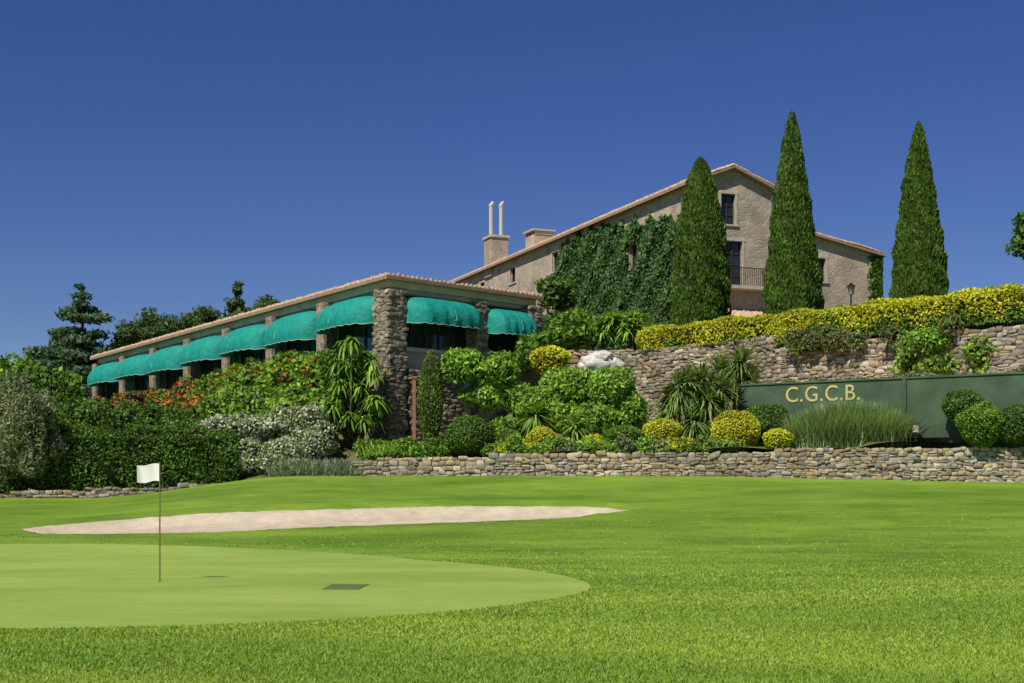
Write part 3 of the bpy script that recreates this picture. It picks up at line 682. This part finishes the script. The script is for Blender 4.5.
left=18.2-.5*np.sin(z*1.3)-.35*np.sin(z*3.7)-sstep(16.5,12,z)*1.5
k=(z<top)&(s<left)&~((s>6.15)&(s<7.45)&(z>15.05)&(z<16.55))&~((s>18)&(s<19.1)&(z>16.5))
hole=np.sin(s*2.3+z*1.1)+np.sin(z*3.1-s*1.7)+np.sin(s*5.1+z*4.3)*.6; k&=(hole<1.9)
s=s[k];z=z[k];n=len(s); off=.06+.16*R.random(n)*(1+.7*np.sin(s*1.9+z*2.3))
P=np.stack([O[0]+e2[0]*s-e1[0]*off,O[1]+e2[1]*s-e1[1]*off,z],1)
f.leaves(P,np.tile(np.array([-e1[0],-e1[1],.3]),(n,1)),.13,.8,[((.065,.155,.04),3),((.10,.21,.05),2),((.04,.09,.025),2),((.18,.15,.06),.4)],.35,clump=1.6)
n=5000; z=R.uniform(9,15.5,n); s=7.75-np.abs(R.normal(0,.3,n)); P=np.stack([Ow[0]+e1[0]*s+e2[0]*-.15,Ow[1]+e1[1]*s+e2[1]*-.15,z],1)
f.leaves(P,np.tile(np.array([-e2[0],-e2[1],.2]),(n,1)),.12,.8,DG,.6)
f.done('ivy')

cl=empty('clubhouse_restaurant')
C=np.array([-5.5,63.]); L_=np.array([-29.4,100.]); Rr=np.array([.9,69.4])
dL=(L_-C); LL=np.linalg.norm(dL); dL=dL/LL; nL=np.array([-dL[1],dL[0]]); 
if nL[1]>0: nL=-nL
dR=(Rr-C); LR=np.linalg.norm(dR); dR=dR/LR; nR=np.array([dR[1],-dR[0]])
ops=[]; nb=7; bw=LL/nb
for i in range(nb): ops.append((i*bw+.55,(i+1)*bw-.25,8.2,10.75,4,2))
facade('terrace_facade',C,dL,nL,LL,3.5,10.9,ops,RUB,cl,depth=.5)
opsR=[(.75,5.1,8.3,10.7,5,2),(5.75,8.75,8.3,10.7,3,2)]
facade('end_facade',C,dR,nR,LR,3.2,10.9,opsR,GREY,cl,depth=.5)
b=Boxes(); b.add(C,dL,-.02,LL+.3,nL,-.4,.12,10.905,11.28); b.add(C,dR,.13,LR+.3,nR,-.4,.12,10.905,11.28); b.done('cornice_beam',CREAM,cl)
b=Boxes(); b.add(C,dR,.6,LR,nR,-.1,.1,8.1,8.28); b.add(C,dL,.6,LL,nL,-.1,.1,8.02,8.18); b.done('window_sills',CREAM,cl)
inL=-nL; inR=-nR; K=np.array([-4.67,70.9])
def Z3(p,z): return (p[0],p[1],z)
corner=C+nL*.55+nR*.55
ze=11.36;zr=11.8
roof('tiled_roof',Z3(L_+nL*.6+dL*.5,ze),Z3(corner,ze),Z3(K,zr),Z3(L_+inL*5+dL*.5,zr),cl)
roof('tiled_roof',Z3(corner,ze),Z3(Rr+nR*.55+dR*.4,ze),Z3(Rr+inR*5+dR*.4,zr),Z3(K,zr),cl)
q=[Rr,Rr+inR*9,L_+inL*11,L_]
poly_mesh('rear_walls',[Z3(p,z) for p in q for z in (3.5,10.9)],[(0,2,3,1),(2,4,5,3),(4,6,7,5)],GREY,cl)
q=[K,Rr+inR*5,Rr+inR*9,L_+inL*11,L_+inL*5]; poly_mesh('rear_roof',[Z3(p,zr-.02) for p in q],[(0,1,2,3,4)],TILE,cl)
def pillar(c,w,z0,z1):
    for (a,b2) in (((-w,-w),(w,-w)),((w,-w),(w,w)),((w,w),(-w,w)),((-w,w),(-w,-w))):
        p0=c+dR*a[0]-nR*a[1]; p1=c+dR*b2[0]-nR*b2[1]
        stone_wall('pillar_stones',p0,p1,(z0,z0),(z1,z1),.16,(.15,.38),(.1,.2),cl,SP,.8)
pillar(C+dR*.25+nR*-.25+np.array([0,-.2]),.46,3.4,10.8)
pillar(C+dR*5.42+nR*.05,.28,3.6,10.8); pillar(Rr+nR*.05-dR*.1,.42,3.9,10.8)
for i in range(1,nb+1):
    o=C+dL*(i*bw+.15)
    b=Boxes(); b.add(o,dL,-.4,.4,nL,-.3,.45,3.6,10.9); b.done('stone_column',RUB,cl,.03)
stone_wall('lower_masonry',C+dR*.9+nR*.22,C+dR*4.2+nR*.22,(3.3,3.3),(7.3,7.3),.4,parent=cl,bright=.85)
def awning(o,d,n,s0,s1,z1=10.75,drop=1.12,proj=1.4,ex=3.2):
    nu=37; pr=np.linspace(0,1,11); u=.5-.5*np.cos(np.linspace(0,1,nu)*math.pi); u=.6*u+.4*np.linspace(0,1,nu)
    U,T=np.meshgrid(u,pr,indexing='ij')
    edge=np.clip(1-np.abs(2*U-1)**ex,0,1)**.5
    outp=proj*np.sin(T*math.pi/2)**.95*(.12+.88*edge)*(1+.025*np.cos(U*math.pi*12))
    zz=z1-drop*(1-np.cos(T*math.pi/2))-drop*.12*T-.42*(1-edge)*(1-T)
    outp=np.hstack([outp,outp[:,-1:]*.995,outp[:,-1:]*.985]); sc=.07*np.abs(np.sin(u*math.pi*9))[:,None]
    zz=np.hstack([zz,zz[:,-1:]-.13,zz[:,-1:]-.22-sc]); nv=zz.shape[1]
    S=s0+(s1-s0)*np.repeat(u[:,None],nv,1)
    P=np.stack([o[0]+d[0]*S+n[0]*(outp+.05),o[1]+d[1]*S+n[1]*(outp+.05),zz],-1)
    ob=np_mesh('awning',P.reshape(-1,3),grid(nu,nv),AWN,smooth=True)
    Vs=[];Fs=[]
    for i in (0,nu-1):
        k=len(Vs); col=[tuple(q) for q in P[i]]; wq=(o[0]+d[0]*S[i,0]+n[0]*.05,o[1]+d[1]*S[i,0]+n[1]*.05)
        Vs+=col+[(wq[0],wq[1],zz[i,-1])]; Fs.append(tuple(range(k,len(Vs))))
    poly_mesh('side_cheeks',Vs,Fs,AWN,ob)
    f=FB(); 
    f.tube([tuple(q) for q in (P[:,-1]+np.array([0,0,.0]))],.018,.018,(.5,.55,.5),6)
    for i in (0,nu//2,nu-1): f.tube([tuple(q-np.array([0,0,.03])) for q in P[i,:11]],.018,.018,(.5,.5,.5),6)
    x=f.done('frame_bars'); x.parent=ob
for i in range(nb): awning(C,dL,nL,i*bw+.62,(i+1)*bw-.32,drop=1.12*R.uniform(.94,1.08))
awning(C,dR,nR,.62,5.15,10.62,.95,1.25,5); awning(C,dR,nR,5.7,8.75,10.55,.95,1.25,5)
b=Boxes(); b.add((-4.25,60.9),(1,0),-.08,.08,(0,1),-.08,.08,3.5,6.6); b.add((-4.25,60.9),(1,0),-.12,.12,(0,1),-.12,.12,6.6,6.7); b.done('wooden_post',WOODB)
f=FB(); f.tube([(-19.6,73,5.8),(-19.6,73,6.4)],.25,.42,(.45,.2,.11),12); f.ell((-19.6,73,6.65,.5,.5,.35),leaf=.07,cov=1.6,pal=[((.6,.15,.2),1),((.08,.15,.03),2)],lump=.2); f.done('flower_pot')

# white rock sculpture on the garden slope
f=FB(); nu,nv=36,20
for (cx,cy,cz,rx,ry,rz) in [(3.95,65.0,7.65,.75,.6,.52),(4.65,65.1,7.5,.55,.5,.42),(3.5,65.1,7.45,.45,.45,.36),(4.25,64.8,7.95,.38,.35,.28)]:
    A,T=np.meshgrid(np.linspace(0,2*math.pi,nu),np.linspace(.02,math.pi-.02,nv),indexing='ij'); ph=R.uniform(0,6.28,4)
    D=np.stack([np.sin(T)*np.cos(A),np.sin(T)*np.sin(A),np.cos(T)],-1)
    q=1+.13*np.sin(D[...,0]*5+ph[0])*np.sin(D[...,2]*4+ph[1])+.08*np.sin(D[...,1]*9+ph[2]+D[...,2]*6)+.04*np.sin(D[...,0]*17+ph[3])
    V=np.array([cx,cy,cz])+D*np.array([rx,ry,rz])*q[...,None]
    f.raw(V.reshape(-1,3),grid(nu,nv),np.tile(np.array((.62,.61,.58)),(nu*nv,1)))
f.raw(np.array([(3.1,64.6,5),(5.2,64.6,5),(5.1,65.6,7.3),(3.2,65.6,7.3)]),np.array([[0,1,2,3]]),np.tile(np.array((.3,.28,.24)),(4,1)))
ob=f.done('white_rock_sculpture'); ob.data.materials.clear(); ob.data.materials.append(STONE)

f=FB(); f.tube([(15.5,64,8.8),(15.5,64,10.7)],.05,.035,(.02,.02,.02),8); f.tube([(15.5,64,10.7),(15.5,64,10.75),(15.5,64,11.05),(15.5,64,11.07)],.10,.2,(.5,.5,.45),6); f.tube([(15.5,64,11.07),(15.5,64,11.25)],.24,.03,(.02,.02,.02),6); f.done('garden_lamp')

fl=empty('golf_flag')
def cyl(name,x,y,z0,z1,r,mat,parent):
    f=FB(); f.tube([(x,y,z0),(x,y,z1)],r,r,sides=10); o=f.done(name); o.data.materials.clear(); o.data.materials.append(mat); o.parent=parent
RED=m_plain('red_band',(.35,.06,.04),.5,.1,4,0); BLK=m_plain('cup_dark',(.03,.03,.02),.8,.1,4,0)
POLE=m_plain('pole_paint',(.22,.13,.08),.4,.1,4,0)
fx,fyy=-6.29,25.
cyl('pole_upper',fx,fyy,1.2,2.14,.013,POLE,fl); cyl('pole_band',fx,fyy,.62,1.2,.0135,RED,fl); cyl('pole_lower',fx,fyy,0,.62,.013,POLE,fl)
nu,nv=22,12; U,T=np.meshgrid(np.linspace(0,1,nu),np.linspace(0,1,nv),indexing='ij')
V=np.stack([fx-.012-U*.40,fyy+.035*np.sin(U*9+T*1.5)*U+.06*U*T,2.11-T*.31-.035*U+.012*np.sin(U*7)],-1).reshape(-1,3)
np_mesh('flag_cloth',V,grid(nu,nv),FLAG,smooth=True,parent=fl)
a=np.linspace(0,6.283,25)[:-1]; poly_mesh('hole_cup',[(fx+.054*math.cos(q),fyy+.054*math.sin(q),.0165) for q in a],[tuple(range(24))],BLK,fl)

# ---------------------------------------------------------------- light, sky, camera
S=Vector((-.50,-.76,0)).normalized(); EL=math.radians(50)
Sd=Vector((S.x*math.cos(EL),S.y*math.cos(EL),math.sin(EL)))
sun=bpy.data.lights.new('sun','SUN'); sun.energy=5.0; sun.angle=math.radians(.5); sun.color=(1,.94,.83)
so=bpy.data.objects.new('sun',sun); COL.objects.link(so); so.rotation_euler=Sd.to_track_quat('Z','Y').to_euler(); so.location=(-30,-20,60)
w=bpy.data.worlds.new('World'); scene.world=w; w.use_nodes=True; nt=w.node_tree
sk=nt.nodes.new('ShaderNodeTexSky'); sk.sky_type='NISHITA'; sk.sun_disc=False; sk.sun_elevation=EL; sk.sun_rotation=math.atan2(S.x,S.y)%(2*math.pi)
sk.altitude=400; sk.air_density=.9; sk.dust_density=.15; sk.ozone_density=5
hs=nt.nodes.new('ShaderNodeHueSaturation'); hs.inputs['Saturation'].default_value=1.2; hs.inputs['Value'].default_value=.9; hs.inputs['Hue'].default_value=.522
nt.links.new(sk.outputs[0],hs.inputs['Color']); bg=nt.nodes['Background']; nt.links.new(hs.outputs[0],bg.inputs[0]); bg.inputs[1].default_value=.078
cam=bpy.data.cameras.new('camera'); cam.lens=36*1400/1024; cam.sensor_width=36; cam.shift_y=(495-341.5)/1024; cam.clip_end=6000; cam.clip_start=.1
co=bpy.data.objects.new('camera',cam); COL.objects.link(co); co.location=(0,0,1.55); co.rotation_euler=(math.radians(90),0,0); scene.camera=co
scene.view_settings.view_transform='Standard'; scene.view_settings.look='None'; scene.view_settings.exposure=0
print('polys',sum(len(o.data.polygons) for o in scene.objects if o.type=='MESH'))
